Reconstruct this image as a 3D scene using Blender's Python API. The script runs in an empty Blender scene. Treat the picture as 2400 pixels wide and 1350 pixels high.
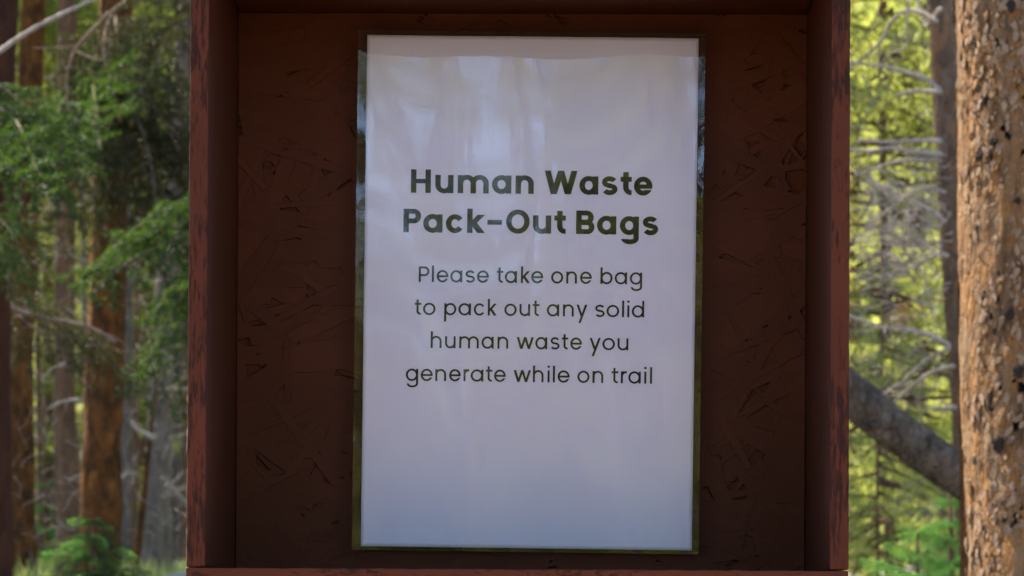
import bpy, bmesh, math, random
import numpy as np
from mathutils import Vector, Matrix, noise

R = math.radians
S = bpy.context.scene
rng = np.random.default_rng(7)
random.seed(7)

# ------------------------------------------------------------------ camera
F = 6675.0                       # focal length in pixels of a 2400 wide picture
YAW, ROLL = R(0.69), R(0.30)
CAM = Vector((0, 0, 1.55))
cam = bpy.data.cameras.new('camera')
cam_o = bpy.data.objects.new('camera', cam)
S.collection.objects.link(cam_o)
cam.sensor_width = 36
cam.lens = F / 2400 * 36
cam.shift_y = (1400 - 675) / 2400
cam.clip_start = 0.05
cam.clip_end = 1000
cam.dof.use_dof = True
cam.dof.focus_distance = 2.34
cam.dof.aperture_fstop = 20
RM = Matrix.Rotation(YAW, 3, 'Z') @ Matrix.Rotation(R(90), 3, 'X') @ Matrix.Rotation(ROLL, 3, 'Z')
cam_o.matrix_world = Matrix.Translation(CAM) @ RM.to_4x4()
S.camera = cam_o

# ------------------------------------------------------------------ light
SUN_EL = R(51)
sx, sy = -0.68, 0.73             # towards the sun, seen from above
n_ = math.hypot(sx, sy); sx /= n_; sy /= n_
SUN_DIR = Vector((sx * math.cos(SUN_EL), sy * math.cos(SUN_EL), math.sin(SUN_EL)))
w = bpy.data.worlds.new('World'); S.world = w; w.use_nodes = True
nt = w.node_tree
sky = nt.nodes.new('ShaderNodeTexSky'); sky.sky_type = 'NISHITA'
sky.sun_disc = False
sky.sun_elevation = SUN_EL
sky.sun_rotation = math.atan2(sx, sy)
sky.air_density = 1.0; sky.dust_density = 0.6; sky.altitude = 2500
nt.links.new(sky.outputs[0], nt.nodes['Background'].inputs[0])
nt.nodes['Background'].inputs[1].default_value = 0.12
sl = bpy.data.lights.new('sun', 'SUN'); sl.energy = 4.8; sl.angle = R(0.5); sl.color = (1, .93, .82)
so = bpy.data.objects.new('sun', sl); S.collection.objects.link(so)
so.rotation_euler = (-SUN_DIR).to_track_quat('-Z', 'Y').to_euler()
so.location = (0, 0, 20)
S.view_settings.view_transform = 'Standard'; S.view_settings.look = 'None'
S.view_settings.gamma = 1; S.view_settings.use_curve_mapping = False
S.view_settings.exposure = 2.35
S.cycles.max_bounces = 8
S.cycles.transparent_max_bounces = 24
S.cycles.use_denoising = True

# ------------------------------------------------------------------ helpers
COL = S.collection

def pix(px, py, Y):
    """point of the place at depth Y (metres along +y) that the survey of the photo gives"""
    d = RM @ Vector(((px - 1200) / F, -(py - 1400) / F, -1))
    return CAM + d * (Y / d.y)

def tag(o, label=None, cat=None, group=None, kind=None):
    if label: o['label'] = label
    if cat: o['category'] = cat
    if group: o['group'] = group
    if kind: o['kind'] = kind
    return o

def empty(name, loc, label, cat, group=None):
    o = bpy.data.objects.new(name, None); COL.objects.link(o)
    o.location = loc; o.empty_display_size = .2
    return tag(o, label, cat, group)

def new_mesh(name, V, Fc, mats, mi=None, smooth=False):
    me = bpy.data.meshes.new(name)
    me.from_pydata([tuple(v) for v in V] if not isinstance(V, np.ndarray) else V.tolist(), [],
                   Fc if not isinstance(Fc, np.ndarray) else Fc.tolist())
    for m in mats: me.materials.append(m)
    if mi is not None: me.polygons.foreach_set('material_index', np.asarray(mi, dtype=np.int32))
    if smooth: me.polygons.foreach_set('use_smooth', np.ones(len(me.polygons), dtype=bool))
    me.update()
    return me

def put(name, me, parent=None, loc=None, rot=None, scale=None, mat=None):
    o = bpy.data.objects.new(name, me); COL.objects.link(o)
    if parent is not None: o.parent = parent
    if mat is not None:
        o.matrix_basis = mat
    else:
        if loc is not None: o.location = loc
        if rot is not None: o.rotation_euler = rot
        if scale is not None: o.scale = scale
    return o

class MB:
    def __init__(s): s.V = []; s.F = []; s.M = []; s.n = 0
    def add(s, V, Fc, m=0):
        V = np.asarray(V, dtype=float)
        s.V.append(V)
        for f in (Fc.tolist() if isinstance(Fc, np.ndarray) else Fc):
            s.F.append([i + s.n for i in f]); s.M.append(m)
        s.n += len(V)
    def tube(s, pts, rad, seg=8, m=0, rough=0.0, cap=True, seed=0):
        P = [Vector(p) for p in pts]
        N = len(P)
        V = []
        up = Vector((0, 0, 1))
        prevx = None
        for i in range(N):
            t = (P[min(i + 1, N - 1)] - P[max(i - 1, 0)]).normalized()
            if prevx is None:
                a = Vector((1, 0, 0)) if abs(t.z) > .8 else up
                x = a.cross(t).normalized()
            else:
                x = (prevx - t * prevx.dot(t)).normalized()
            prevx = x
            y = t.cross(x)
            for k in range(seg):
                an = 2 * math.pi * k / seg
                r = rad[i]
                if rough:
                    q = P[i] + (x * math.cos(an) + y * math.sin(an)) * r
                    r *= 1 + rough * noise.noise(Vector((q.x * 9 + seed, q.y * 9, q.z * 4))) + rough * .55 * noise.noise(Vector((q.x * 40 + seed, q.y * 40, q.z * 17)))
                V.append(P[i] + (x * math.cos(an) + y * math.sin(an)) * r)
        Fc = []
        for i in range(N - 1):
            for k in range(seg):
                a = i * seg + k; b = i * seg + (k + 1) % seg
                Fc.append([a, b, b + seg, a + seg])
        if cap:
            Fc.append(list(range(seg))[::-1]); Fc.append([(N - 1) * seg + k for k in range(seg)])
        s.add([tuple(v) for v in V], Fc, m)
    def mesh(s, name, mats, smooth=False):
        return new_mesh(name, np.concatenate(s.V), s.F, mats, s.M, smooth)

def smooth_path(pts, n=8):
    """Catmull-Rom through the given points"""
    P = [Vector(p) for p in pts]
    Q = [P[0] * 2 - P[1]] + P + [P[-1] * 2 - P[-2]]
    out = []
    for i in range(1, len(Q) - 2):
        for k in range(n):
            t = k / n
            a, b, c, d = Q[i - 1], Q[i], Q[i + 1], Q[i + 2]
            out.append(.5 * ((2 * b) + (c - a) * t + (2 * a - 5 * b + 4 * c - d) * t * t + (3 * b - a - 3 * c + d) * t ** 3))
    out.append(P[-1])
    return out

def ground_z(x, y):
    t = min(max((y - 3.5) / 12.5, 0), 1)
    z = 1.62 * (t * t * (3 - 2 * t))
    if y > 16: z += (y - 16) * .012
    if y > 34: z += (y - 34) ** 1.15 * .22
    if y < -16: z += (-16 - y) * .05
    return z + .05 * noise.noise(Vector((x * .4, y * .4, 0))) + .012 * noise.noise(Vector((x * 3, y * 3, 2)))

# ------------------------------------------------------------------ materials
def mat(name):
    m = bpy.data.materials.new(name); m.use_nodes = True
    n = m.node_tree.nodes; l = m.node_tree.links
    return m, n, l, n['Principled BSDF']

def N(n, t, **kw):
    x = n.new(t)
    for k, v in kw.items():
        if k in x.inputs: x.inputs[k].default_value = v
        else: setattr(x, k, v)
    return x

def coords(n, l, scale=(1, 1, 1), obj=True):
    tc = n.new('ShaderNodeTexCoord'); mp = n.new('ShaderNodeMapping')
    mp.inputs['Scale'].default_value = scale
    l.new(tc.outputs['Object'], mp.inputs[0])
    return mp.outputs[0]

def ramp(n, l, src, stops):
    r = n.new('ShaderNodeValToRGB')
    e = r.color_ramp.elements
    while len(e) < len(stops): e.new(.5)
    for q, (p, c) in zip(e, stops):
        q.position = p; q.color = (*c, 1) if len(c) == 3 else c
    l.new(src, r.inputs[0])
    return r.outputs[0]

def mixc(n, l, fac, a, b):
    m = n.new('ShaderNodeMix'); m.data_type = 'RGBA'
    for sock, v in ((m.inputs[0], fac), (m.inputs[6], a), (m.inputs[7], b)):
        if isinstance(v, (int, float)): sock.default_value = v
        elif isinstance(v, tuple): sock.default_value = (*v, 1)
        else: l.new(v, sock)
    return m.outputs[2]

def bump(n, l, h, strength, dist, nrm=None):
    b = n.new('ShaderNodeBump'); b.inputs['Strength'].default_value = strength
    b.inputs['Distance'].default_value = dist
    l.new(h, b.inputs['Height'])
    if nrm: l.new(nrm, b.inputs['Normal'])
    return b.outputs[0]

def paint_mat(name, base, worn, wear_scale, wear_lo, wear_hi, rough=.5, grain=(1, 1, 1), gs=60, bs=.6):
    m, n, l, p = mat(name)
    c = coords(n, l)
    g = coords(n, l, grain)
    tone = N(n, 'ShaderNodeTexNoise', Scale=9.0, Detail=4.0); l.new(c, tone.inputs[0])
    col = mixc(n, l, tone.outputs[0], tuple(v * .72 for v in base), tuple(min(v * 1.25, 1) for v in base))
    geo = n.new('ShaderNodeNewGeometry')
    hs = n.new('ShaderNodeHueSaturation'); isl = N(n, 'ShaderNodeMath', operation='MULTIPLY_ADD')
    l.new(geo.outputs['Random Per Island'], isl.inputs[0]); isl.inputs[1].default_value = .16; isl.inputs[2].default_value = .92
    l.new(isl.outputs[0], hs.inputs['Value']); l.new(col, hs.inputs['Color']); col = hs.outputs[0]
    wn = N(n, 'ShaderNodeTexNoise', Scale=wear_scale, Detail=7.0, Roughness=.72); l.new(g, wn.inputs[0])
    big = N(n, 'ShaderNodeTexNoise', Scale=11.0, Detail=3.0); l.new(c, big.inputs[0])
    ad = N(n, 'ShaderNodeMath', operation='MULTIPLY_ADD'); l.new(big.outputs[0], ad.inputs[0]); ad.inputs[1].default_value = .55
    l.new(wn.outputs[0], ad.inputs[2])
    wr = ramp(n, l, ad.outputs[0], [(wear_lo, (0, 0, 0)), (wear_hi, (1, 1, 1))])
    col = mixc(n, l, wr, col, worn)
    l.new(col, p.inputs['Base Color'])
    p.inputs['Roughness'].default_value = rough
    p.inputs['Specular IOR Level'].default_value = .08
    gn = N(n, 'ShaderNodeTexNoise', Scale=gs, Detail=6.0, Roughness=.6); l.new(g, gn.inputs[0])
    b1 = bump(n, l, gn.outputs[0], bs, .0012)
    inv = N(n, 'ShaderNodeMath', operation='SUBTRACT'); inv.inputs[0].default_value = 1; l.new(wr, inv.inputs[1])
    b2 = bump(n, l, inv.outputs[0], .7, .0010, b1)
    l.new(b2, p.inputs['Normal'])
    return m

PAINT = (.125, .040, .026)
WORN = (.032, .012, .008)
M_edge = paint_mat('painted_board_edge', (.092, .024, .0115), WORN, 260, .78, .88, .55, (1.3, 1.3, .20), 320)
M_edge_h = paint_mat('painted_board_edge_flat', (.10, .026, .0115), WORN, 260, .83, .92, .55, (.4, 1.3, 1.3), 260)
M_side = paint_mat('painted_board_side', (.050, .0135, .0055), WORN, 60, .93, 1.0, .5, (2, 2, .25), 80)  # same paint with a darker base, deepening the shade inside the box
M_osb = paint_mat('painted_strand_board', (.062, .0165, .0055), WORN, 90, .95, 1.02, .48, (.7, 1, 1.6), 90, .45)

M_crev = paint_mat('strand_edge_shade', (.040, .0115, .0045), WORN, 70, .92, .99, .7, (1, 1, 1), 90, .3)  # strand walls coloured darker, crevice shade painted in to bring out the relief

def bark_mat(name, c1, c2, c3, dark, scale=18, stretch=.35, bs=1.0, dist=.01, dk=.5):
    m, n, l, p = mat(name)
    g = coords(n, l, (1, 1, stretch))
    vor = N(n, 'ShaderNodeTexVoronoi', Scale=scale, feature='F1'); 
    wob = N(n, 'ShaderNodeTexNoise', Scale=scale * .8, Detail=5.0); l.new(g, wob.inputs[0])
    va = n.new('ShaderNodeVectorMath'); va.operation = 'MULTIPLY_ADD'
    l.new(wob.outputs[1], va.inputs[0]); va.inputs[1].default_value = (.06, .06, .06); l.new(g, va.inputs[2])
    l.new(va.outputs[0], vor.inputs[0])
    sep = n.new('ShaderNodeSeparateColor'); l.new(vor.outputs['Color'], sep.inputs[0])
    col = ramp(n, l, sep.outputs[0], [(0, c1), (.5, c2), (1, c3)])
    n2 = N(n, 'ShaderNodeTexNoise', Scale=scale * .6, Detail=7.0, Roughness=.7); l.new(g, n2.inputs[0])
    f = ramp(n, l, n2.outputs[0], [(dk, (0, 0, 0)), (dk + .2, (.85, .85, .85))])
    n3 = N(n, 'ShaderNodeTexNoise', Scale=scale * 4, Detail=5.0); l.new(g, n3.inputs[0])
    col2 = mixc(n, l, n3.outputs[0], tuple(v * .6 for v in c1), tuple(min(v * 1.3, 1) for v in c3))
    col = mixc(n, l, .4, col, col2)
    col = mixc(n, l, f, col, dark)
    l.new(col, p.inputs['Base Color'])
    p.inputs['Roughness'].default_value = .85
    p.inputs['Specular IOR Level'].default_value = .05
    ma = N(n, 'ShaderNodeMath', operation='MULTIPLY_ADD'); l.new(vor.outputs['Distance'], ma.inputs[0]); ma.inputs[1].default_value = -1.2
    l.new(n3.outputs[0], ma.inputs[2])
    l.new(bump(n, l, ma.outputs[0], bs, dist), p.inputs['Normal'])
    return m

B_orange = bark_mat('orange_pine_bark', (.17, .062, .015), (.09, .037, .013), (.22, .088, .025), (.024, .016, .010), 24, .5, 1.3, .016, .40)
B_big = bark_mat('scaly_orange_bark', (.26, .112, .028), (.16, .086, .040), (.22, .145, .082), (.045, .03, .02), 42, .4, 1.2, .012, .49)
B_grey = bark_mat('grey_bark', (.15, .115, .088), (.10, .078, .060), (.20, .155, .12), (.045, .034, .026), 30, .3)
B_brown = bark_mat('brown_bark', (.125, .07, .04), (.08, .047, .03), (.18, .10, .055), (.03, .02, .016), 28, .35)
B_dpine = bark_mat('dead_pine_bark', (.30, .15, .065), (.10, .068, .048), (.18, .125, .088), (.06, .042, .03), 40, .4, 1.3, .014, .47)
B_dark = bark_mat('dark_red_bark', (.048, .018, .010), (.030, .012, .007), (.065, .025, .013), (.02, .012, .01), 26, .4)
B_log = bark_mat('dead_log_bark', (.20, .145, .10), (.12, .088, .06), (.30, .225, .16), (.04, .03, .022), 45, .5, 1.5, .02, .47)
B_dead = bark_mat('dead_grey_wood', (.30, .24, .185), (.21, .17, .135), (.38, .31, .245), (.12, .085, .06), 60, .5, .5, .003)
B_twig = bark_mat('brown_twig', (.20, .14, .10), (.15, .10, .07), (.27, .20, .15), (.07, .045, .03), 60, .5, .5, .003)
B_plate = bark_mat('weathered_bark_plate', (.23, .145, .085), (.16, .105, .07), (.30, .20, .12), (.06, .04, .03), 120, .6, .6, .002)
B_scar = bark_mat('charred_knot', (.08, .055, .04), (.035, .027, .022), (.13, .10, .075), (.012, .01, .01), 90, .7, 1, .004)

def leaf_mat(name, c1, c2, trans=.45, tc=None, obj_var=.25):
    m, n, l, p = mat(name)
    n.remove(p)
    out = n['Material Output']
    g = coords(n, l)
    nn = N(n, 'ShaderNodeTexNoise', Scale=2.3, Detail=3.0); l.new(g, nn.inputs[0])
    geo = n.new('ShaderNodeNewGeometry')
    a = N(n, 'ShaderNodeMath', operation='MULTIPLY_ADD'); l.new(geo.outputs['Random Per Island'], a.inputs[0]); a.inputs[1].default_value = .5
    l.new(nn.outputs[0], a.inputs[2])
    col = ramp(n, l, a.outputs[0], [(.40, c1), (.98, c2)])
    d = n.new('ShaderNodeBsdfDiffuse'); l.new(col, d.inputs[0])
    t = n.new('ShaderNodeBsdfTranslucent')
    mul = mixc(n, l, .55, col, tc or tuple(v * 1.5 for v in c2)); l.new(mul, t.inputs[0])
    mx = n.new('ShaderNodeMixShader'); mx.inputs[0].default_value = trans
    l.new(d.outputs[0], mx.inputs[1]); l.new(t.outputs[0], mx.inputs[2])
    gl = n.new('ShaderNodeBsdfGlossy'); gl.inputs['Roughness'].default_value = .5
    m2 = n.new('ShaderNodeMixShader'); m2.inputs[0].default_value = .03
    l.new(mx.outputs[0], m2.inputs[1]); l.new(gl.outputs[0], m2.inputs[2])
    l.new(m2.outputs[0], out.inputs[0])
    return m

L_spruce = leaf_mat('spruce_needles', (.009, .022, .002), (.044, .082, .006), .4)
L_dark = leaf_mat('dark_old_needles', (.014, .017, .003), (.045, .045, .005), .3)  # needles of a dark olive tone
L_fresh = leaf_mat('fresh_fir_needles', (.08, .20, .03), (.16, .34, .05), .5)
L_pine = leaf_mat('yellow_green_pine_needles', (.055, .085, .013), (.34, .36, .07), .6)
L_far = leaf_mat('far_needles', (.04, .065, .011), (.24, .28, .035), .55)
L_orange = leaf_mat('dead_orange_needles', (.16, .075, .02), (.26, .14, .045), .4)
L_grass = leaf_mat('forest_grass', (.16, .22, .04), (.38, .40, .10), .5)

def ground_mat():
    m, n, l, p = mat('forest_floor')
    c = coords(n, l)
    a = N(n, 'ShaderNodeTexNoise', Scale=.7, Detail=8.0, Roughness=.7); l.new(c, a.inputs[0])
    col = ramp(n, l, a.outputs[0], [(.38, (.07, .10, .02)), (.55, (.12, .09, .055)), (.72, (.26, .20, .14))])
    b = N(n, 'ShaderNodeTexNoise', Scale=45.0, Detail=6.0); l.new(c, b.inputs[0])
    col = mixc(n, l, b.outputs[0], col, (.12, .08, .05))
    sp = n.new('ShaderNodeSeparateXYZ'); l.new(c, sp.inputs[0])
    mr = n.new('ShaderNodeMapRange'); mr.inputs[1].default_value = 6.5; mr.inputs[2].default_value = 4.0; l.new(sp.outputs[1], mr.inputs[0])
    mr2 = n.new('ShaderNodeMapRange'); mr2.inputs[1].default_value = -9; mr2.inputs[2].default_value = -6.0; l.new(sp.outputs[1], mr2.inputs[0])
    mm = N(n, 'ShaderNodeMath', operation='MULTIPLY'); l.new(mr.outputs[0], mm.inputs[0]); l.new(mr2.outputs[0], mm.inputs[1])
    bounce_tan = mixc(n, l, b.outputs[0], (.23, .155, .10), (.16, .11, .07))  # tan ground around the box, added for its warm bounce light
    col = mixc(n, l, mm.outputs[0], col, bounce_tan)
    l.new(col, p.inputs['Base Color']); p.inputs['Roughness'].default_value = .95
    l.new(bump(n, l, b.outputs[0], 1, .02), p.inputs['Normal'])
    return m
M_ground = ground_mat()

def rock_mat():
    m, n, l, p = mat('pale_rock')
    c = coords(n, l)
    a = N(n, 'ShaderNodeTexNoise', Scale=9.0, Detail=8.0, Roughness=.7); l.new(c, a.inputs[0])
    l.new(ramp(n, l, a.outputs[0], [(.3, (.20, .17, .15)), (.6, (.42, .36, .32)), (.75, (.5, .47, .43))]), p.inputs['Base Color'])
    p.inputs['Roughness'].default_value = .9
    l.new(bump(n, l, a.outputs[0], .8, .02), p.inputs['Normal'])
    return m
M_rock = rock_mat()

# paper, ink, film
m, n, l, p = mat('white_paper'); M_paper = m
p.inputs['Base Color'].default_value = (.80, .745, .84, 1); p.inputs['Roughness'].default_value = .7
p.inputs['Specular IOR Level'].default_value = .1
m, n, l, p = mat('black_ink'); M_ink = m
p.inputs['Base Color'].default_value = (.012, .012, .012, 1); p.inputs['Roughness'].default_value = .7
p.inputs['Specular IOR Level'].default_value = .1
m, n, l, p = mat('lamination_film'); M_film = m
n.remove(p)
c = coords(n, l)
tr = n.new('ShaderNodeBsdfTransparent'); tr.inputs[0].default_value = (.97, .97, .965, 1)
gl = n.new('ShaderNodeBsdfGlossy'); gl.inputs['Roughness'].default_value = .008
w1 = N(n, 'ShaderNodeTexNoise', Scale=420.0, Detail=2.0); l.new(c, w1.inputs[0])
cs = coords(n, l, (26, 26, 4))
w2 = N(n, 'ShaderNodeTexNoise', Scale=1.0, Detail=3.0, Roughness=.55); l.new(cs, w2.inputs[0])
b1 = bump(n, l, w1.outputs[0], .03, .0003)
b2 = bump(n, l, w2.outputs[0], .25, .0004, b1)
l.new(b2, gl.inputs['Normal'])
fr = n.new('ShaderNodeFresnel'); fr.inputs[0].default_value = 1.58; l.new(b2, fr.inputs['Normal'])
mu = N(n, 'ShaderNodeMath', operation='MULTIPLY'); l.new(fr.outputs[0], mu.inputs[0]); mu.inputs[1].default_value = 1.85
mx = n.new('ShaderNodeMixShader'); l.new(mu.outputs[0], mx.inputs[0]); l.new(tr.outputs[0], mx.inputs[1]); l.new(gl.outputs[0], mx.inputs[2])
l.new(mx.outputs[0], n['Material Output'].inputs[0])

# ------------------------------------------------------------------ ground
xs = np.concatenate([np.linspace(-160, -24, 18), np.linspace(-22, 22, 90), np.linspace(24, 160, 18)])
ys = np.concatenate([np.linspace(-160, -30, 14), np.linspace(-28, 40, 140), np.linspace(44, 300, 34)])
V = [(x, y, ground_z(x, y)) for y in ys for x in xs]
nx = len(xs)
Fc = [[j * nx + i, j * nx + i + 1, (j + 1) * nx + i + 1, (j + 1) * nx + i] for j in range(len(ys) - 1) for i in range(nx - 1)]
tag(put('ground', new_mesh('ground', V, Fc, [M_ground], smooth=True)), kind='structure')

# ------------------------------------------------------------------ kiosk box
YF, YB = 2.2, 2.4                # front edge plane and back panel plane
c0 = pix(442, 675, YF); c1 = pix(1991, 675, YF)
XL, XR = c0.x, c1.x
ZB = pix(1216, 1334, YF).z       # top edge of the bottom board
ZT = pix(1216, -99, YF).z        # underside of the top board
TH = 44 * YF / F                 # board thickness
kiosk = empty('sign_box', (0, YF + .1, 0), 'open red-brown painted wooden box with a strand-board back, framing the laminated sheet', 'sign box')

def local(o_parent, V): 
    L = o_parent.location
    return [(v[0] - L.x, v[1] - L.y, v[2] - L.z) for v in V]

def rough_box(name, x0, x1, y0, y1, z0, z1, mats, parent, face_mat, lean=0.0, nz=(2, 2, 2), amp=.0004, bev=.0012):
    """box cut into small faces whose front arris is uneven like sawn ply"""
    bm = bmesh.new()
    bmesh.ops.create_cube(bm, size=1)
    for v in bm.verts:
        v.co = Vector((x0 + (v.co.x + .5) * (x1 - x0), y0 + (v.co.y + .5) * (y1 - y0), z0 + (v.co.z + .5) * (z1 - z0)))
    bmesh.ops.bevel(bm, geom=bm.edges[:], offset=bev, segments=2, affect='EDGES', profile=.6)
    for ax, cnt in enumerate(nz):
        lo = (x0, y0, z0)[ax]; hi = (x1, y1, z1)[ax]
        for k in range(1, cnt):
            p = Vector((0, 0, 0)); p[ax] = lo + (hi - lo) * k / cnt
            nn = Vector((0, 0, 0)); nn[ax] = 1
            bmesh.ops.bisect_plane(bm, geom=bm.verts[:] + bm.edges[:] + bm.faces[:], plane_co=p, plane_no=nn)
    zm = (z0 + z1) / 2
    bm.normal_update()
    for v in bm.verts:
        q = v.co
        d = noise.noise(Vector((q.x * 60, q.y * 60, q.z * 60))) * .7 + noise.noise(Vector((q.x * 160, q.y * 160, q.z * 160 + 5)))
        v.co = q + v.normal * d * amp
        v.co.x += lean * (q.z - zm)
    bm.normal_update()
    for f in bm.faces:
        f.material_index = face_mat(f)
        f.smooth = True
    me = bpy.data.meshes.new(name)
    for v in bm.verts: v.co -= Vector(parent.location)
    bm.to_mesh(me); bm.free()
    for m_ in mats: me.materials.append(m_)
    return put(name, me, parent)

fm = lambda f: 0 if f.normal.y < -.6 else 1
YP = YB + .011
rough_box('side_board', XL, XL + TH, YF, YP, ZB + .0006, ZT + .06, [M_edge, M_side], kiosk, fm, .0022, (6, 6, 150))
rough_box('side_board', XR - TH, XR, YF + .0004, YP, ZB + .0008, ZT + .06, [M_edge, M_side], kiosk, fm, -.0022, (6, 6, 150))
rough_box('bottom_board', XL - .0008, XR + .0004, YF - .0008, YP, ZB - TH, ZB, [M_edge_h, M_side], kiosk, fm, 0, (160, 5, 6), .0005)
rough_box('top_board', XL + TH + .0012, XR - TH - .0012, YF + .001, YP, ZT, ZT + TH, [M_edge_h, M_side], kiosk, fm, 0, (40, 5, 3))
rough_box('added_roof', XL - .05, XR + .05, YF - .06, YP + .05, ZT + .0605, ZT + .08, [M_edge_h, M_side], kiosk, fm, 0, (40, 5, 3))  # unseen roof, added; its overhang limits skylight on the top of the sheet
rough_box('back_panel', XL - .001, XR + .001, YP + .001, YP + .013, ZB - TH, ZT + .06, [M_osb], kiosk, lambda f: 0, 0, (4, 1, 4), 0)
rough_box('post', (XL + XR) / 2 - .045, (XL + XR) / 2 + .045, YP + .014, YP + .104, -.2, ZT + .03, [M_side], kiosk, lambda f: 0, 0, (2, 2, 20))

# strands of the board: thin overlapping slivers pressed into the panel, joined
mb = MB()
rs = random.Random(3)
ORG = Vector(kiosk.location)
x_lo, x_hi, z_lo, z_hi = XL + TH + .0006, XR - TH - .0006, ZB + .0005, ZT - .0005
def clip_poly(poly):
    for ax, lim, sg in ((0, x_lo, 1), (0, x_hi, -1), (1, z_lo, 1), (1, z_hi, -1)):
        out = []
        for i in range(len(poly)):
            a, b = poly[i], poly[(i + 1) % len(poly)]
            ia, ib = sg * (a[ax] - lim) >= 0, sg * (b[ax] - lim) >= 0
            if ia: out.append(a)
            if ia != ib:
                t = (lim - a[ax]) / (b[ax] - a[ax])
                out.append((a[0] + (b[0] - a[0]) * t, a[1] + (b[1] - a[1]) * t))
        poly = out
        if not poly: return poly
    return poly
K = 1500
for k in range(K):
    cx = rs.uniform(x_lo - .03, x_hi + .03); cz = rs.uniform(z_lo - .03, z_hi + .03)
    Ls = rs.uniform(.035, .11); Ws = rs.choice([rs.uniform(.002, .007), rs.uniform(.006, .014), rs.uniform(.012, .03)])
    a = rs.gauss(0, .55) if rs.random() < .6 else rs.uniform(0, math.pi)
    ca, sa = math.cos(a), math.sin(a)
    top, bot = [], []
    ns = 7
    for i in range(ns + 1):
        t = i / ns - .5
        taper = 1 - .25 * abs(2 * t) ** 3
        top.append((t * Ls + rs.uniform(-.001, .001), Ws / 2 * taper + rs.uniform(-.0006, .0006)))
        bot.append((t * Ls + rs.uniform(-.001, .001), -Ws / 2 * taper + rs.uniform(-.0006, .0006)))
    sk = rs.uniform(-.5, .5)
    poly = [(x + sk * y * .8, y) for x, y in top[::-1] + bot]
    tz = rs.uniform(-.03, .03); tx = rs.uniform(-.008, .008)
    pw = clip_poly([(cx + x * ca - y * sa, cz + x * sa + y * ca) for x, y in poly])
    if len(pw) < 3: continue
    h = .0009 + .0010 * rs.random() + .0016 * k / K
    front, back = [], []
    for (X, Z) in pw:
        lx = (X - cx) * ca + (Z - cz) * sa; ly = -(X - cx) * sa + (Z - cz) * ca
        hh = max(h + lx * tx + ly * tz, .0003)
        front.append((X - ORG.x, YP + .0009 - hh - ORG.y, Z - ORG.z))
        ex = .0001 + .0014 * max(0, math.sin(lx * 70 + ly * 210 + k)) * (k % 3 > 0)
        ox, oy = math.copysign(ex * .5, lx), math.copysign(ex, ly)
        back.append((X + ox * ca - oy * sa - ORG.x, YP + .0010 - ORG.y, Z + ox * sa + oy * ca - ORG.z))
    n0 = len(front)
    cxm = tuple(sum(q[j] for q in front) / n0 for j in range(3))
    Vv = front + back + [cxm]
    Ff = [[i, (i + 1) % n0, 2 * n0] for i in range(n0)] + [[i, i + n0, (i + 1) % n0 + n0, (i + 1) % n0] for i in range(n0)]
    mb.add(Vv, Ff[:n0], 0)
    mb.n -= len(Vv)
    for f_ in Ff[n0:]: mb.F.append([i + mb.n for i in f_]); mb.M.append(1)
    mb.n += len(Vv)
tag(put('wood_strands', mb.mesh('wood_strands', [M_osb, M_crev]), kiosk), kind='stuff')

# a few screws holding the boards
def screw_mesh():
    m_ = MB()
    m_.tube([(0, 0, 0), (0, -.0012, 0), (0, -.0016, 0)], [.0035, .0035, .0024], 10)
    return m_.mesh('screw', [M_side])
sm = screw_mesh()
for px_, pz_ in ((XL + TH * .5, ZB - TH * .5), (XR - TH * .5, ZB - TH * .5)):
    put('screw', sm, kiosk, (px_ - ORG.x, YF - .001 - ORG.y, pz_ - ORG.z))

# ------------------------------------------------------------------ laminated sheet
YS = YB - .004
U = YS / F                        # metres per photo pixel on the sheet
pc = pix(1241, 685.5, YS)
sheet = empty('laminated_sign', pc, 'white sheet with black lettering, laminated in glossy clear film, inside the red-brown box', 'sign')
sheet.rotation_euler = (0, R(.46), 0)
PW, PH = 776.5 / 2, 1199 / 2     # half size of paper in photo pixels

def bow(u, v):
    """how far the sheet stands forward of its plane (m) at u, v in photo pixels from its centre"""
    x, y = u / PW, v / PH
    b = .0016 * (1 - x * x) * .3 + .0008 * math.sin(2.2 * y + .6) + .0006 * math.sin(3.1 * x - 1.2 * y + 1)
    b += .00035 * math.sin(7 * x + 2.5 * y) * (.4 + .6 * y * y)
    return b

def rip(u, v):
    """extra ripple of the film edge outside the paper"""
    e = max(abs(u) - PW, 0) / 20.0
    e = min(e, 1)
    return e * (.00016 * math.sin(v * .012 + 1) + .00008 * math.sin(v * .031 + 1.3))

def sheet_pt(u, v, off): return (u * U, -(bow(u, v) + off), v * U)

def grid_sheet(name, us, vs, off, m_, rp=False):
    V = [sheet_pt(u, v, off + (rip(u, v) if rp else 0)) for v in vs for u in us]
    k = len(us)
    Fq = [[j * k + i, j * k + i + 1, (j + 1) * k + i + 1, (j + 1) * k + i] for j in range(len(vs) - 1) for i in range(k - 1)]
    me = new_mesh(name, V, Fq, [m_], smooth=True)
    return put(name, me, sheet)
us = np.linspace(-PW, PW, 81); vs = np.linspace(-PH, PH, 121)
pp = grid_sheet('paper', us, vs, .0, M_paper)
so_ = pp.modifiers.new('thick', 'SOLIDIFY'); so_.thickness = .00025; so_.offset = 1 if False else -1
uf = np.concatenate([np.linspace(-PW - 21, -PW, 8)[:-1], us, np.linspace(PW, PW + 16, 8)[1:]])
vf = np.concatenate([[-PH - 9, -PH - 5, -PH - 2], np.linspace(-PH, PH, 361), [PH + 3, PH + 7, PH + 11]])
grid_sheet('lamination_film', uf, vf, .00032, M_film, True)

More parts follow.
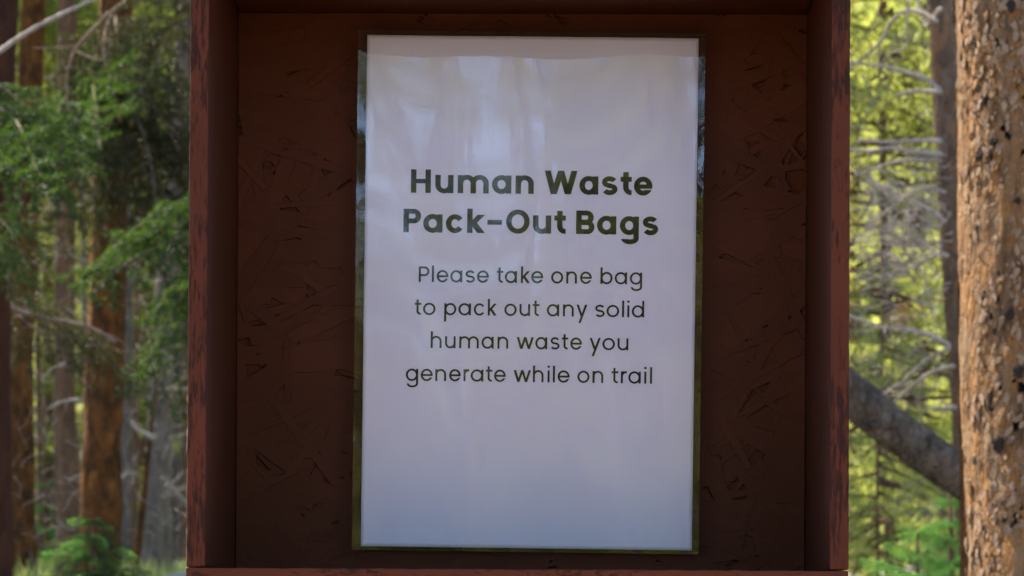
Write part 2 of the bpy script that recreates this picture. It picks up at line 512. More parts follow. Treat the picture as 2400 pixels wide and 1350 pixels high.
# --- letters: each glyph is a signed field, contoured into flat faces
def box_(x, y, x0, y0, x1, y1): return np.minimum(np.minimum(x - x0, x1 - x), np.minimum(y - y0, y1 - y))
def ell(x, y, cx, cy, rx, ry): return (1 - np.sqrt(((x - cx) / rx) ** 2 + ((y - cy) / ry) ** 2)) * min(rx, ry)
def diag(x, y, xa, ya, xb, yb, hw):
    xc = xa + (y - ya) / (yb - ya) * (xb - xa)
    return np.minimum(hw / 2 - abs(x - xc), np.minimum(y - min(ya, yb), max(ya, yb) - y))
def spine(x, y, pts, w_):
    d = np.full(x.shape, 1e9)
    for (a, b), (c, e) in zip(pts[:-1], pts[1:]):
        vx, vy = c - a, e - b; L2 = vx * vx + vy * vy
        t = np.clip(((x - a) * vx + (y - b) * vy) / L2, 0, 1)
        d = np.minimum(d, np.hypot(x - a - t * vx, y - b - t * vy))
    f = w_ / 2 - d
    for p0, p1 in ((pts[0], pts[1]), (pts[-1], pts[-2])):   # butt ends
        vx, vy = p1[0] - p0[0], p1[1] - p0[1]; L = math.hypot(vx, vy)
        near = np.hypot(x - p0[0], y - p0[1]) < w_ * .75
        cut = ((x - p0[0]) * vx + (y - p0[1]) * vy) / L
        f = np.where(near, np.minimum(f, cut), f)
    return f
mx_, mn_ = np.maximum, np.minimum

def glyph(ch, x, y, w_, X, CAP, ASC, DESC, s, tt, bold):
    h = s * (.90 if bold else .94)     # horizontal stroke thickness
    o = X * .018
    def ring(cx, rx, y0=0., y1=X, ):
        cy = (y0 + y1) / 2; ry = (y1 - y0) / 2 + o
        return mn_(ell(x, y, cx, cy, rx, ry), -ell(x, y, cx, cy, rx - s, ry - h))
    def arch(x0, x1, top, flipy=False, xx=x, yy=y):
        rx = (x1 - x0) / 2; cx = (x0 + x1) / 2; ry = rx * (.95 if bold else .98); cy = top - ry
        a = mn_(mn_(ell(xx, yy, cx, cy, rx, ry), -ell(xx, yy, cx, cy, rx - s, ry - h)), yy - cy)
        return mx_(a, box_(xx, yy, x1 - s, 0, x1, cy + .3))
    if ch == 'o': return ring(w_ / 2, w_ / 2)
    if ch == 'O': return ring(w_ / 2, w_ / 2, 0, CAP)
    if ch == '-': return box_(x, y, 0, X * .46, w_, X * .46 + h)
    if ch == 'a': return mx_(ring(w_ / 2 - .4, w_ / 2 - .2), box_(x, y, w_ - s, 0, w_, X))
    if ch == 'd': return mx_(ring(w_ / 2 - .4, w_ / 2 - .2), box_(x, y, w_ - s, 0, w_, ASC))
    if ch == 'b': return mx_(ring(w_ / 2 + .4, w_ / 2 - .2), box_(x, y, 0, 0, s, ASC))
    if ch == 'p': return mx_(ring(w_ / 2 + .4, w_ / 2 - .2), box_(x, y, 0, -DESC, s, X))
    if ch == 'g':
        f = mx_(ring(w_ / 2 - .4, w_ / 2 - .2), box_(x, y, w_ - s, -DESC * .45, w_, X))
        rx = w_ / 2 * .93; cx = w_ - rx; cy = -DESC * .42; ry = DESC * .58 + o
        hk = mn_(mn_(ell(x, y, cx, cy, rx, ry), -ell(x, y, cx, cy, rx - s, ry - h)), cy - y)
        if bold: hk = mn_(hk, mx_(x - cx, (-(y + .0) - (DESC * .42) ) - 1.0))
        return mx_(f, hk)
    if ch == 'c':
        r = ring(w_ / 2 * 1.02, w_ / 2 * 1.02)
        cut = mn_(x - w_ * .5, (x - w_ / 2) * (.70 if bold else .78) - abs(y - X / 2))
        return mn_(r, -cut)
    if ch == 'e':
        r = ring(w_ / 2, w_ / 2)
        by0 = X * .5 - h * .52; 
        r = mn_(r, -box_(x, y, w_ * .5, X * (.29 if bold else .30), w_ + 9, by0))
        bar = mn_(box_(x, y, s * .5, by0, w_ - s * .45, by0 + h * (.86 if bold else 1)), ell(x, y, w_ / 2, X / 2, w_ / 2, X / 2 + o))
        return mx_(r, bar)
    if ch in 'nh':
        return mx_(arch(0, w_, X + o), box_(x, y, 0, 0, s, X if ch == 'n' else ASC))
    if ch == 'u':
        return mx_(arch(0, w_, X + o, xx=w_ - x, yy=X - y), box_(x, y, w_ - s, 0, w_, X))
    if ch == 'm':
        a = mx_(arch(0, (w_ + s) / 2, X + o), arch((w_ - s) / 2, w_, X + o))
        return mx_(a, box_(x, y, 0, 0, s, X))
    if ch == 'r':
        W2 = X * .86; rx = W2 / 2; ry = rx; cy = X + o - ry
        a = mn_(mn_(ell(x, y, rx, cy, rx, ry), -ell(x, y, rx, cy, rx - s, ry - h)), mn_(y - cy, w_ - x))
        return mx_(mx_(a, box_(x, y, s * .6, X - h, w_, X + o * .6) if not bold else a), box_(x, y, 0, 0, s, X))
    if ch == 'l': return box_(x, y, 0, 0, s, ASC)
    if ch == 'i':
        return mx_(box_(x, y, w_ / 2 - s / 2, 0, w_ / 2 + s / 2, X), ell(x, y, w_ / 2, X + s * 1.75, w_ / 2, w_ / 2))
    if ch == 't':
        a = w_ * (.24 if bold else .26); 
        r = s + (X * .13 if bold else X * .14)
        cyv = r
        q = mn_(mn_(ell(x, y, a + r, cyv, r, r), -ell(x, y, a + r, cyv, r - s, r - h)), mn_(cyv - y, a + r - x))
        f = mx_(q, box_(x, y, a, cyv - .3, a + s, tt))
        f = mx_(f, box_(x, y, a + r - .3, 0, w_ - (0 if bold else 1), h))
        return mx_(f, box_(x, y, 0, X - h, w_, X))
    if ch == 'k':
        jy = X * .42
        up = diag(x, y, s * .5, jy - X * .06, w_ - s * .66, X, s * 1.35)
        dn = diag(x, y, w_ - s * .68, 0, w_ * .20 + s * .2, X * .66, s * 1.4)
        body = mx_(up, mn_(dn, -(y - (jy + (x - s) * .62 + s * .3)) if True else dn))
        return mx_(box_(x, y, 0, 0, s, ASC), mn_(body, x - s * .4))
    if ch == 'y':
        sw = s * 1.12
        a = diag(x, y, w_ * .50, 0, sw / 2, X, sw)
        bx = w_ * .50 - (w_ - sw / 2 - w_ * .5) * (DESC / X) * .94
        b = diag(x, y, bx, -DESC, w_ - sw / 2, X, sw)
        return mx_(a, b)
    if ch in 'wW':
        H = X if ch == 'w' else CAP; sw = s * (1.12 if ch == 'w' else 1.10)
        x0, x4 = sw / 2, w_ - sw / 2; x2 = w_ / 2; x1 = w_ * (.285 if bold else .28); x3 = w_ - x1
        f = diag(x, y, x1, 0, x0, H, sw)
        for a, b in ((x1, x2), (x3, x2), (x3, x4)): f = mx_(f, diag(x, y, a, 0, b, H, sw))
        return f
    if ch == 'H':
        f = mx_(box_(x, y, 0, 0, s, CAP), box_(x, y, w_ - s, 0, w_, CAP))
        return mx_(f, box_(x, y, s - .5, CAP * .5 - h * .45, w_ - s + .5, CAP * .5 + h * .45))
    def bowl(x1, y0, y1):
        ry = (y1 - y0) / 2; cy = (y0 + y1) / 2; rx = ry * .98; cx = x1 - rx
        out = mx_(ell(x, y, cx, cy, rx, ry), box_(x, y, s * .5, y0, cx, y1))
        inn = mx_(ell(x, y, cx, cy, rx - s, ry - h), box_(x, y, s, y0 + h, cx, y1 - h))
        return mn_(out, -inn)
    if ch == 'P': return mx_(box_(x, y, 0, 0, s, CAP), bowl(w_, CAP * .38, CAP))
    if ch == 'B':
        return mx_(box_(x, y, 0, 0, s, CAP), mx_(bowl(w_, 0, CAP * .5 + h * .44), bowl(w_ * .955, CAP * .5 - h * .44, CAP)))
    if ch == 's':
        hs = s / 2 * .98; rx = w_ / 2 - hs; y2 = X + o - h / 2; y0 = -o + h / 2; ym = X / 2
        ryu = (y2 - ym) / 2; ryl = (ym - y0) / 2
        pts = []
        for d in np.linspace(24 if bold else 22, 238, 26):
            pts.append((w_ / 2 * .99 + rx * .97 * math.cos(R(d)), ym + ryu + ryu * math.sin(R(d))))
        for d in np.linspace(58, -156, 26):
            pts.append((w_ / 2 * 1.01 + rx * math.cos(R(d)), y0 + ryl + ryl * math.sin(R(d))))
        return spine(x, y, pts, h)
    raise ValueError(ch)

def contour(f, xs, ys):
    """filled marching squares of f > 0: vertices and faces"""
    V = []; Fq = []; cache = {}
    def vid(p):
        k = (round(p[0], 5), round(p[1], 5))
        if k not in cache: cache[k] = len(V); V.append(p)
        return cache[k]
    ny, nx_ = f.shape
    ins = f > 0
    for j in range(ny - 1):
        i = 0
        while i < nx_ - 1:
            c = (ins[j, i], ins[j, i + 1], ins[j + 1, i + 1], ins[j + 1, i])
            k = sum(c)
            if k == 0: i += 1; continue
            if k == 4:
                i2 = i
                while i2 + 1 < nx_ - 1 and ins[j, i2 + 2] and ins[j + 1, i2 + 2] and i2 - i < 10: i2 += 1
                Fq.append([vid((xs[i], ys[j])), vid((xs[i2 + 1], ys[j])), vid((xs[i2 + 1], ys[j + 1])), vid((xs[i], ys[j + 1]))])
                i = i2 + 1; continue
            P = [(xs[i], ys[j], f[j, i]), (xs[i + 1], ys[j], f[j, i + 1]), (xs[i + 1], ys[j + 1], f[j + 1, i + 1]), (xs[i], ys[j + 1], f[j + 1, i])]
            poly = []
            for a in range(4):
                A, B = P[a], P[(a + 1) % 4]
                if A[2] > 0: poly.append(vid((A[0], A[1])))
                if (A[2] > 0) != (B[2] > 0):
                    t = A[2] / (A[2] - B[2])
                    poly.append(vid((A[0] + (B[0] - A[0]) * t, A[1] + (B[1] - A[1]) * t)))
            poly = list(dict.fromkeys(poly))
            if len(poly) >= 3: Fq.append(poly)
            i += 1
    return V, Fq

# text, baseline v, photo row offset used for the survey, [(left, right), ...]
LINES = [
 ('HumanWaste', 230.4, 450, 1, [(125,303),(342,505),(543,820),(850,1022),(1060,1222),(1318,1610),(1630,1798),(1828,1970),(1995,2095),(2115,2280)]),
 ('Pack-OutBags', 137.7, 543, 1, [(58,215),(235,407),(437,597),(627,785),(808,937),(975,1185),(1215,1377),(1405,1507),(1600,1763),(1787,1958),(1990,2160),(2192,2333)]),
 ('Pleasetakeonebag', 21.5, 660, 0, [(195,290),(312,328),(355,460),(478,585),(612,697),(715,822),(892,950),(965,1073),(1108,1188),(1200,1307),(1377,1485),(1512,1608),(1635,1740),(1817,1925),(1945,2055),(2080,2190)]),
 ('topackoutanysolid', -55.5, 737, 0, [(160,218),(233,345),(423,530),(550,662),(687,787),(812,892),(960,1070),(1095,1190),(1213,1273),(1340,1450),(1483,1580),(1603,1700),(1770,1855),(1872,1985),(2010,2025),(2055,2077),(2098,2208)]),
 ('humanwasteyou', -132.9, 815, 0, [(302,400),(430,525),(557,732),(757,865),(898,995),(1070,1222),(1237,1343),(1372,1453),(1473,1530),(1548,1652),(1720,1820),(1835,1947),(1970,2067)]),
 ('generatewhileontrail', -210.3, 892, 0, [(80,190),(213,320),(343,440),(467,570),(595,645),(660,773),(795,853),(868,973),(1043,1197),(1215,1310),(1344,1366),(1393,1410),(1435,1543),(1612,1720),(1747,1843),(1917,1977),(2000,2053),(2067,2178),(2207,2229),(2260,2277)]),
]
for text, base, row, bold, spans in LINES:
    for ch, (za, zb) in zip(text, spans):
        ua = 930 + za / 3.8095 - 1241 + (row - 685.5) * .0129
        wd = (zb - za) / 3.8095
        if bold: X, CAP, ASC, DESC, s_, tt = 42.6, 55, 57, 21.5, 12.8, 53.5
        else: X, CAP, ASC, DESC, s_, tt = 28.0, 36.4, 39, 15.0, 4.9, 36
        gx = np.arange(-1.6, wd + 2.4, .8); gy = np.arange(-DESC - 2.4, ASC + 3.2, .8)
        GX, GY = np.meshgrid(gx + .013, gy + .017)
        f = glyph(ch, GX, GY, wd, X, CAP, ASC, DESC, s_, tt, bold)
        f = np.where(np.abs(f) < 1e-4, 1e-4, f)
        f[0, :] = f[-1, :] = -1; f[:, 0] = f[:, -1] = -1
        Vg, Fg = contour(f, gx + .013, gy + .017)
        me = new_mesh('letter', [sheet_pt(ua + a, base + b, .00014) for a, b in Vg], Fg, [M_ink])
        put('letter', me, sheet)

# ------------------------------------------------------------------ foliage builders
def needles(tw, n_per_m, ln, wd, spread=.9, fwd=.7, jit=.3, r=None, up=0.0):
    """triangular needles along twig segments tw (k,2,3)"""
    r = r or rng
    tw = np.asarray(tw)
    L = np.linalg.norm(tw[:, 1] - tw[:, 0], axis=1)
    cnt = np.maximum((L * n_per_m).astype(int), 2)
    idx = np.repeat(np.arange(len(tw)), cnt)
    t = r.random(len(idx))[:, None]
    p = tw[idx, 0] * (1 - t) + tw[idx, 1] * t
    d = (tw[idx, 1] - tw[idx, 0]) / L[idx][:, None]
    rnd = r.normal(size=(len(idx), 3)); rnd -= (rnd * d).sum(1)[:, None] * d
    rnd /= np.linalg.norm(rnd, axis=1)[:, None]
    rnd[:, 2] += up
    dr = d * fwd + rnd * spread; dr /= np.linalg.norm(dr, axis=1)[:, None]
    side = np.cross(dr, r.normal(size=dr.shape)); side /= np.linalg.norm(side, axis=1)[:, None]
    l_ = ln * (1 + jit * (r.random(len(idx)) - .5) * 2)[:, None]
    V = np.empty((len(idx), 3, 3))
    V[:, 0] = p - side * wd / 2 + dr * l_ * .15
    V[:, 1] = p + side * wd / 2 + dr * l_ * .15
    V[:, 2] = p + dr * l_
    return V.reshape(-1, 3), np.arange(len(idx) * 3).reshape(-1, 3)

def bough_mesh(name, seed, leaf, wood, L=1.0, droop=.25, side=.38, step=.035, sub=True, npm=330, nl=.016, nw=.0022, stem=.008, up=.15):
    r = np.random.default_rng(seed); rr = random.Random(seed)
    m_ = MB(); tw = []
    path = [Vector((L * t, .03 * L * math.sin(t * 5 + seed), up * L * t - droop * L * t * t)) for t in np.linspace(0, 1, 12)]
    m_.tube(path, [stem * (1 - .85 * t) for t in np.linspace(0, 1, 12)], 5, 1, cap=False)
    def at(t):
        q = t * 11; i = min(int(q), 10); return path[i].lerp(path[i + 1], q - i)
    t = .10; sgn = 1
    while t < .98:
        p = at(t); sgn = -sgn
        l_ = side * L * (1 - abs(t - .35) * .95) * rr.uniform(.7, 1.15) * (1 if t < .85 else .7)
        an = R(rr.uniform(38, 62)) * sgn
        d = Vector((math.cos(an), math.sin(an), rr.uniform(-.35, .1)))
        prev = p
        nseg = 5
        for k in range(1, nseg + 1):
            q = p + d * (l_ * k / nseg) + Vector((0, 0, -.22 * l_ * (k / nseg) ** 2))
            tw.append((tuple(prev), tuple(q)))
            if sub and k < nseg:
                for s2 in (-1, 1):
                    if rr.random() < .85:
                        a2 = an + s2 * R(rr.uniform(35, 55))
                        l2 = l_ * .32 * (1 - k / nseg * .6) * rr.uniform(.6, 1.2)
                        e = q + Vector((math.cos(a2), math.sin(a2), rr.uniform(-.6, -.1))) * l2
                        tw.append((tuple(q), tuple(e)))
            prev = q
        m_.tube([p, p.lerp(prev, .5) + Vector((0, 0, .01 * l_)), prev], [stem * .35, stem * .22, stem * .08], 3, 1, cap=False)
        t += step * rr.uniform(.7, 1.3)
    V, Fq = needles(tw, npm, nl, nw, r=r)
    m_.add(V, Fq, 0)
    V, Fq = needles([(tuple(at(a)), tuple(at(a + .09))) for a in np.linspace(.15, .9, 9)], npm, nl, nw, r=r)
    m_.add(V, Fq, 0)
    return m_.mesh(name, [leaf, wood])

BG = [bough_mesh('bough', s, L_spruce, B_twig, npm=620, nl=.017, nw=.0048, step=.05, side=.34) for s in (11, 12, 13)]
BD = [bough_mesh('bough', s, L_dark, B_twig, droop=.4, npm=560, nl=.02, nw=.0048, step=.045) for s in (21, 22)]
BF = [bough_mesh('bough', s, L_fresh, B_twig, droop=.2, side=.42, npm=650, nl=.02, nw=.0052, step=.045) for s in (31, 32)]
BP = [bough_mesh('bough', s, L_pine, B_twig, droop=.15, side=.34, step=.06, npm=260, nl=.04, nw=.0032) for s in (41, 42)]

def orient(p0, p1, roll=0.0):
    """matrix that lays a unit bough from p0 to p1"""
    d = (p1 - p0); L = d.length; x = d.normalized()
    z = Vector((0, 0, 1)); y = z.cross(x).normalized(); z = x.cross(y)
    M = Matrix((x, y, z)).transposed()
    M = M @ Matrix.Rotation(roll, 3, 'X')
    return Matrix.Translation(p0) @ (M.to_4x4()) @ Matrix.Scale(L, 4)

def add_bough(tree, meshes, p0, p1, roll=0.0):
    Mx = orient(p0, p1, roll)
    Mx.translation = Mx.translation - Vector(tree.location)
    return put('bough', random.choice(meshes), tree, mat=Mx)

def trunk_thing(name, label, cat, pts, rads, m_, seg=20, top=9.0, rough=.12, group=None, seed=0, sub=40):
    """tapered trunk through survey points; goes down into the ground and up beyond the frame"""
    P = [Vector(p) for p in pts]
    d0 = (P[1] - P[0]).normalized()
    gz = ground_z(P[0].x, P[0].y)
    if d0.z > .1:
        base = P[0] - d0 * ((P[0].z - gz + .15) / d0.z)
        rads = list(rads)
        if P[0].z - gz < .5:
            P[0] = base + d0 * .5
            P = [base] + P; rads = [rads[0] * 1.35] + rads
        else:
            P = [base, base + d0 * .45] + P; rads = [rads[0] * 1.4, rads[0] * 1.03] + rads
    d1 = (P[-1] - P[-2]).normalized()
    end = P[-1] + d1 * max((top - P[-1].z), .5)
    P.append(end); rads = list(rads) + [rads[-1] * .35]
    t = empty(name, (P[0].x, P[0].y, gz), label, cat, group)
    # resample finely
    fine, fr_ = [], []
    tot = sum((P[i + 1] - P[i]).length for i in range(len(P) - 1))
    for i in range(len(P) - 1):
        k = max(2, int((P[i + 1] - P[i]).length / tot * sub * 3))
        for j in range(k):
            q = j / k
            fine.append(P[i].lerp(P[i + 1], q)); fr_.append(rads[i] * (1 - q) + rads[i + 1] * q)
    fine.append(P[-1]); fr_.append(rads[-1])
    m2 = MB()
    fine = [p - t.location for p in fine]
    m2.tube(fine, fr_, seg, 0, rough, seed=seed)
    put('trunk', m2.mesh('trunk', [m_], True), t)
    return t

def dead_branch(tree, pp, r0, r1, m_=None, name='dead_branch', forks=2, seed=0, seg=6):
    m2 = MB(); rr = random.Random(seed)
    path = smooth_path(pp, 7)
    k = len(path)
    rads = [r0 + (r1 - r0) * i / (k - 1) for i in range(k)]
    rads = [r * (1 + .12 * math.sin(i * 1.9 + seed)) for i, r in enumerate(rads)]
    loc = Vector(tree.location)
    m2.tube([p - loc for p in path], rads, seg, 0)
    tot = (path[-1] - path[0]).length
    for q in range(forks):
        i = rr.randint(k // 4, k - 3)
        d = (path[i + 1] - path[i]).normalized()
        e = d + Vector((rr.uniform(-.6, .6), rr.uniform(-.7, .7), rr.uniform(-.9, .7)))
        l_ = tot * rr.uniform(.12, .35)
        a = path[i]; b = a + e.normalized() * l_ * .5; c = b + (e.normalized() + Vector((0, 0, rr.uniform(-.4, .4)))).normalized() * l_ * .5
        m2.tube([v - loc for v in (a, b, c)], [rads[i] * .6, rads[i] * .4, rads[i] * .15], 5, 0)
    return put(name, m2.mesh(name, [m_ or B_dead], True), tree)

def pxr(px, Y): return px * Y / F / 2     # half width in metres from a width in photo pixels

# ------------------------------------------------------------------ left trees
T1 = trunk_thing('pine_tree', 'dark red-brown pine trunk cut by the left edge of the picture', 'tree',
                 [pix(-28, 1350, 9), pix(-30, 700, 9), pix(-18, 0, 9)], [pxr(112, 9), pxr(112, 9), pxr(118, 9)], B_dark, seed=1)
T2 = trunk_thing('pine_tree', 'slim orange-brown pine trunk between the dark edge trunk and the grey-brown one', 'tree',
                 [pix(55, 1350, 16), pix(50, 800, 16), pix(78, 0, 16)], [pxr(60, 16), pxr(56, 16), pxr(58, 16)], B_orange, seed=2)
T3 = trunk_thing('pine_tree', 'grey-brown pine trunk just left of the thick orange one', 'tree',
                 [pix(168, 1350, 15), pix(150, 900, 15), pix(158, 0, 15)], [pxr(62, 15), pxr(48, 15), pxr(44, 15)], B_brown, seed=3)
T4 = trunk_thing('pine_tree', 'thick orange-barked pine trunk with dark patches and mossy boughs above', 'tree',
                 [pix(236, 1350, 13), pix(238, 1050, 13), pix(252, 650, 13), pix(272, 0, 13)], [pxr(98, 13), pxr(94, 13), pxr(88, 13), pxr(78, 13)], B_orange, seed=4, seg=26)
T5 = trunk_thing('spruce_tree', 'grey spruce trunk with flared foot, nearest the box on its left', 'tree',
                 [pix(358, 1330, 17), pix(368, 1150, 17), pix(385, 760, 17), pix(427, 200, 17)], [pxr(84, 17), pxr(64, 17), pxr(56, 17), pxr(44, 17)], B_grey, seed=5)
T6 = trunk_thing('dead_sapling', 'thin orange-brown dead stem leaning against the flared grey trunk', 'sapling',
                 [pix(322, 1300, 16.4), pix(356, 985, 16.4)], [pxr(17, 16.4), pxr(9, 16.4)], B_orange, seg=8, seed=6, top=2.0, sub=8)
T7 = trunk_thing('pine_tree', 'slim grey trunk far back between the thick orange trunk and the flared grey one', 'tree',
                 [pix(297, 1290, 23), pix(297, 850, 23)], [pxr(32, 23), pxr(28, 23)], B_grey, seed=7, seg=12)
T8 = trunk_thing('pine_tree', 'faint slim trunk behind the gap left of the grey-brown trunk', 'tree',
                 [pix(108, 1290, 27), pix(112, 500, 27)], [pxr(22, 27), pxr(20, 27)], B_brown, seed=8, seg=10)
T9 = trunk_thing('pine_tree', 'pale far trunk seen in the gap beside the box edge', 'tree',
                 [pix(402, 1290, 28), pix(398, 500, 28)], [pxr(20, 28), pxr(18, 28)], B_grey, seed=9, seg=10)

# bare branches on the left
def PP(Y, *q): return [pix(a, b, Y + i * .05) for i, (a, b) in enumerate(q)]
dead_branch(T1, PP(8.0, (-40, 150), (10, 112), (60, 78), (130, 40), (190, 12), (250, -14), (330, -40)), .0075, .005, forks=0, seed=2)
dead_branch(T1, PP(8.0, (-30, 140), (0, 122), (22, 108)), .006, .003, forks=0, seed=2)
dead_branch(T4, PP(11, (330, -50), (285, 10), (246, 38), (232, 55), (195, 92), (170, 130), (157, 180), (157, 230), (165, 290), (178, 345)), .0085, .003, B_twig, forks=3, seed=3)
dead_branch(T4, PP(11.2, (255, 30), (258, 90), (250, 128), (232, 142), (200, 130), (182, 122)), .004, .003, B_grey, forks=0, seed=4)
dead_branch(T3, PP(14, (175, 160), (150, 160), (125, 178), (118, 190)), .009, .006, forks=1, seed=5)
dead_branch(T1, PP(9.2, (-20, 700), (60, 735), (140, 752), (205, 765), (270, 800)), .011, .005, B_twig, forks=4, seed=6)
dead_branch(T3, PP(14.8, (192, 938), (170, 937), (140, 944), (116, 956)), .010, .007, forks=2, seed=7)
dead_branch(T5, PP(16, (365, 1030), (345, 1018), (322, 1006), (308, 988)), .014, .010, forks=0, seed=8)
dead_branch(T5, PP(16.5, (270, 1150), (285, 1120), (305, 1108), (325, 1112)), .013, .007, forks=1, seed=9)
dead_branch(T5, PP(16, (390, 1135), (415, 1158), (445, 1185)), .016, .010, forks=1, seed=10)
for i in range(9):
    rr = random.Random(50 + i)
    y0 = rr.uniform(480, 1180); x0 = 385 + rr.uniform(-8, 8)
    dx = rr.choice([-1, 1]) * rr.uniform(30, 75)
    dead_branch(T5, PP(16.6, (x0, y0), (x0 + dx * .5, y0 + rr.uniform(-22, 12)), (x0 + dx, y0 + rr.uniform(-40, 22))), .011, .004, forks=2, seed=60 + i)
for i in range(6):
    rr = random.Random(80 + i)
    y0 = 200 + i * 130; sg = rr.choice([-1, 1])
    dead_branch(T3, PP(14.7, (155, y0), (155 + sg * 30, y0 + rr.uniform(-5, 20)), (155 + sg * 60, y0 + rr.uniform(0, 50))), .008, .003, forks=2, seed=90 + i)

def twig_tangle(tree, n_, x0r, y0r, Yr, seed, m_=None, rw=(.0016, .0036), l_r=(25, 80), a_r=(0, 6.28)):
    rr = random.Random(seed); g_ = MB(); lc = Vector(tree.location)
    for k in range(n_):
        x0 = rr.uniform(*x0r); y0 = rr.uniform(*y0r); d = rr.uniform(*Yr); a = rr.uniform(*a_r); l_ = rr.uniform(*l_r)
        q = [pix(x0, y0, d)]
        for j in range(4):
            a += rr.uniform(-.5, .5); x0 += math.cos(a) * l_ / 4; y0 += math.sin(a) * l_ / 4; d += rr.uniform(-.05, .05)
            q.append(pix(x0, y0, d))
        q = smooth_path(q, 3); r_ = rr.uniform(*rw)
        g_.tube([v - lc for v in q], [r_ * (1 - .5 * i / len(q)) for i in range(len(q))], 4)
    tag(put('twigs', g_.mesh('twigs', [m_ or B_dead]), tree), kind='stuff')
twig_tangle(T3, 120, (95, 200), (250, 1270), (14.4, 15.6), 201)
twig_tangle(T5, 130, (290, 435), (560, 1280), (16.2, 17.6), 202)
twig_tangle(T2, 70, (20, 110), (300, 1300), (15.5, 16.5), 203, B_twig)
twig_tangle(T8, 60, (80, 230), (700, 1280), (25, 28), 204, B_dead, (.003, .007))
for i, (a, b, c, Y_, wd, mm, lb) in enumerate(((94, 88, 600, 22, 13, B_brown, 'very thin brown stem between the two slim left trunks'), (205, 192, 300, 19, 14, B_grey, 'very thin grey stem crossing beside the thick orange trunk'),
                                      (312, 330, 200, 20, 16, B_brown, 'thin stem rising right of the thick orange trunk into the glowing gap'), (430, 440, 400, 21, 18, B_brown, 'thin brown stem hugging the left edge of the box'),
                                      (128, 140, 500, 25, 12, B_grey, 'pale thin stem just left of the grey-brown trunk'))):
    trunk_thing('sapling_stem', lb, 'sapling', [pix(a, 1290, Y_), pix(b, c, Y_)], [pxr(wd, Y_), pxr(wd * .7, Y_)], mm, seg=8, seed=40 + i, top=5, sub=14)

def bough_px(tree, meshes, a, b, Ya, Yb, roll=0): add_bough(tree, meshes, pix(*a, Ya), pix(*b, Yb), roll)
# boughs of the edge trunk
for a, b, Ya, Yb, r_ in (((-60, 230), (165, 350), 8.8, 8.3, .5), ((-60, 290), (150, 420), 8.8, 8.2, -.4), ((-80, 250), (110, 330), 8.9, 8.0, .2),
                         ((-60, 200), (90, 230), 8.8, 8.4, .4), ((-60, 470), (60, 590), 8.8, 8.4, .3), ((-60, 520), (40, 660), 8.8, 8.3, -.3), ((-70, 330), (80, 400), 8.7, 7.9, .9)):
    bough_px(T1, BG, a, b, Ya, Yb, r_)
# dark drooping boughs of the thick orange trunk
for a, b, Ya, Yb, r_, S_ in (((265, 120), (440, 300), 12.9, 12.2, .5, BD), ((262, 170), (430, 400), 12.9, 12.0, -.4, BD), ((255, 130), (110, 260), 12.9, 12.0, .4, BG),
                             ((262, 240), (400, 470), 12.9, 11.9, .7, BD), ((255, 200), (130, 350), 12.9, 12.2, -.5, BD), ((250, 160), (180, 300), 12.8, 11.6, .9, BG),
                             ((262, 40), (330, 200), 12.9, 12.3, .6, BD), ((262, 80), (220, 230), 12.9, 12.2, -.7, BD), ((260, 330), (320, 540), 12.9, 12.0, .8, BD),
                             ((262, 300), (210, 480), 12.9, 12.1, -.8, BD), ((265, 200), (460, 350), 12.9, 12.4, 1.0, BD), ((262, 20), (245, 170), 12.8, 12.1, .2, BD),
                             ((255, 250), (160, 400), 12.8, 12.0, .3, BD)):
    bough_px(T4, S_, a, b, Ya, Yb, r_)
# middle and lower boughs
for a, b, Ya, Yb, r_, S_ in (((20, 700), (330, 810), 9.6, 9.9, .5, BD), ((60, 720), (230, 850), 9.7, 9.6, -.6, BD), ((150, 745), (340, 900), 9.8, 9.7, .6, BD), ((0, 700), (150, 800), 9.4, 9.0, .9, BD)):
    bough_px(T1, S_, a, b, Ya, Yb, r_)
T10 = trunk_thing('spruce_tree', 'green spruce standing mostly behind the box, reaching its boughs out to the left', 'tree',
                  [pix(640, 1350, 10.5), pix(650, 0, 10.5)], [.11, .09], B_grey, seed=12)
for a, b, Ya, Yb, r_, S_ in (((560, 440), (190, 570), 10.4, 9.6, .5, BG), ((560, 500), (230, 640), 10.4, 9.5, -.4, BG), ((560, 470), (300, 520), 10.4, 9.8, .8, BG),
                             ((560, 620), (310, 800), 10.4, 9.7, .5, BG), ((560, 680), (340, 900), 10.4, 9.6, -.5, BG), ((560, 560), (360, 700), 10.4, 9.9, .3, BG),
                             ((560, -30), (300, 40), 10.4, 9.7, .4, BD), ((560, -60), (340, 90), 10.4, 9.6, -.5, BD), ((560, 380), (370, 560), 10.4, 9.7, .3, BG),
                             ((560, 600), (330, 680), 10.3, 9.5, .6, BG)):
    bough_px(T10, S_, a, b, Ya, Yb, r_)

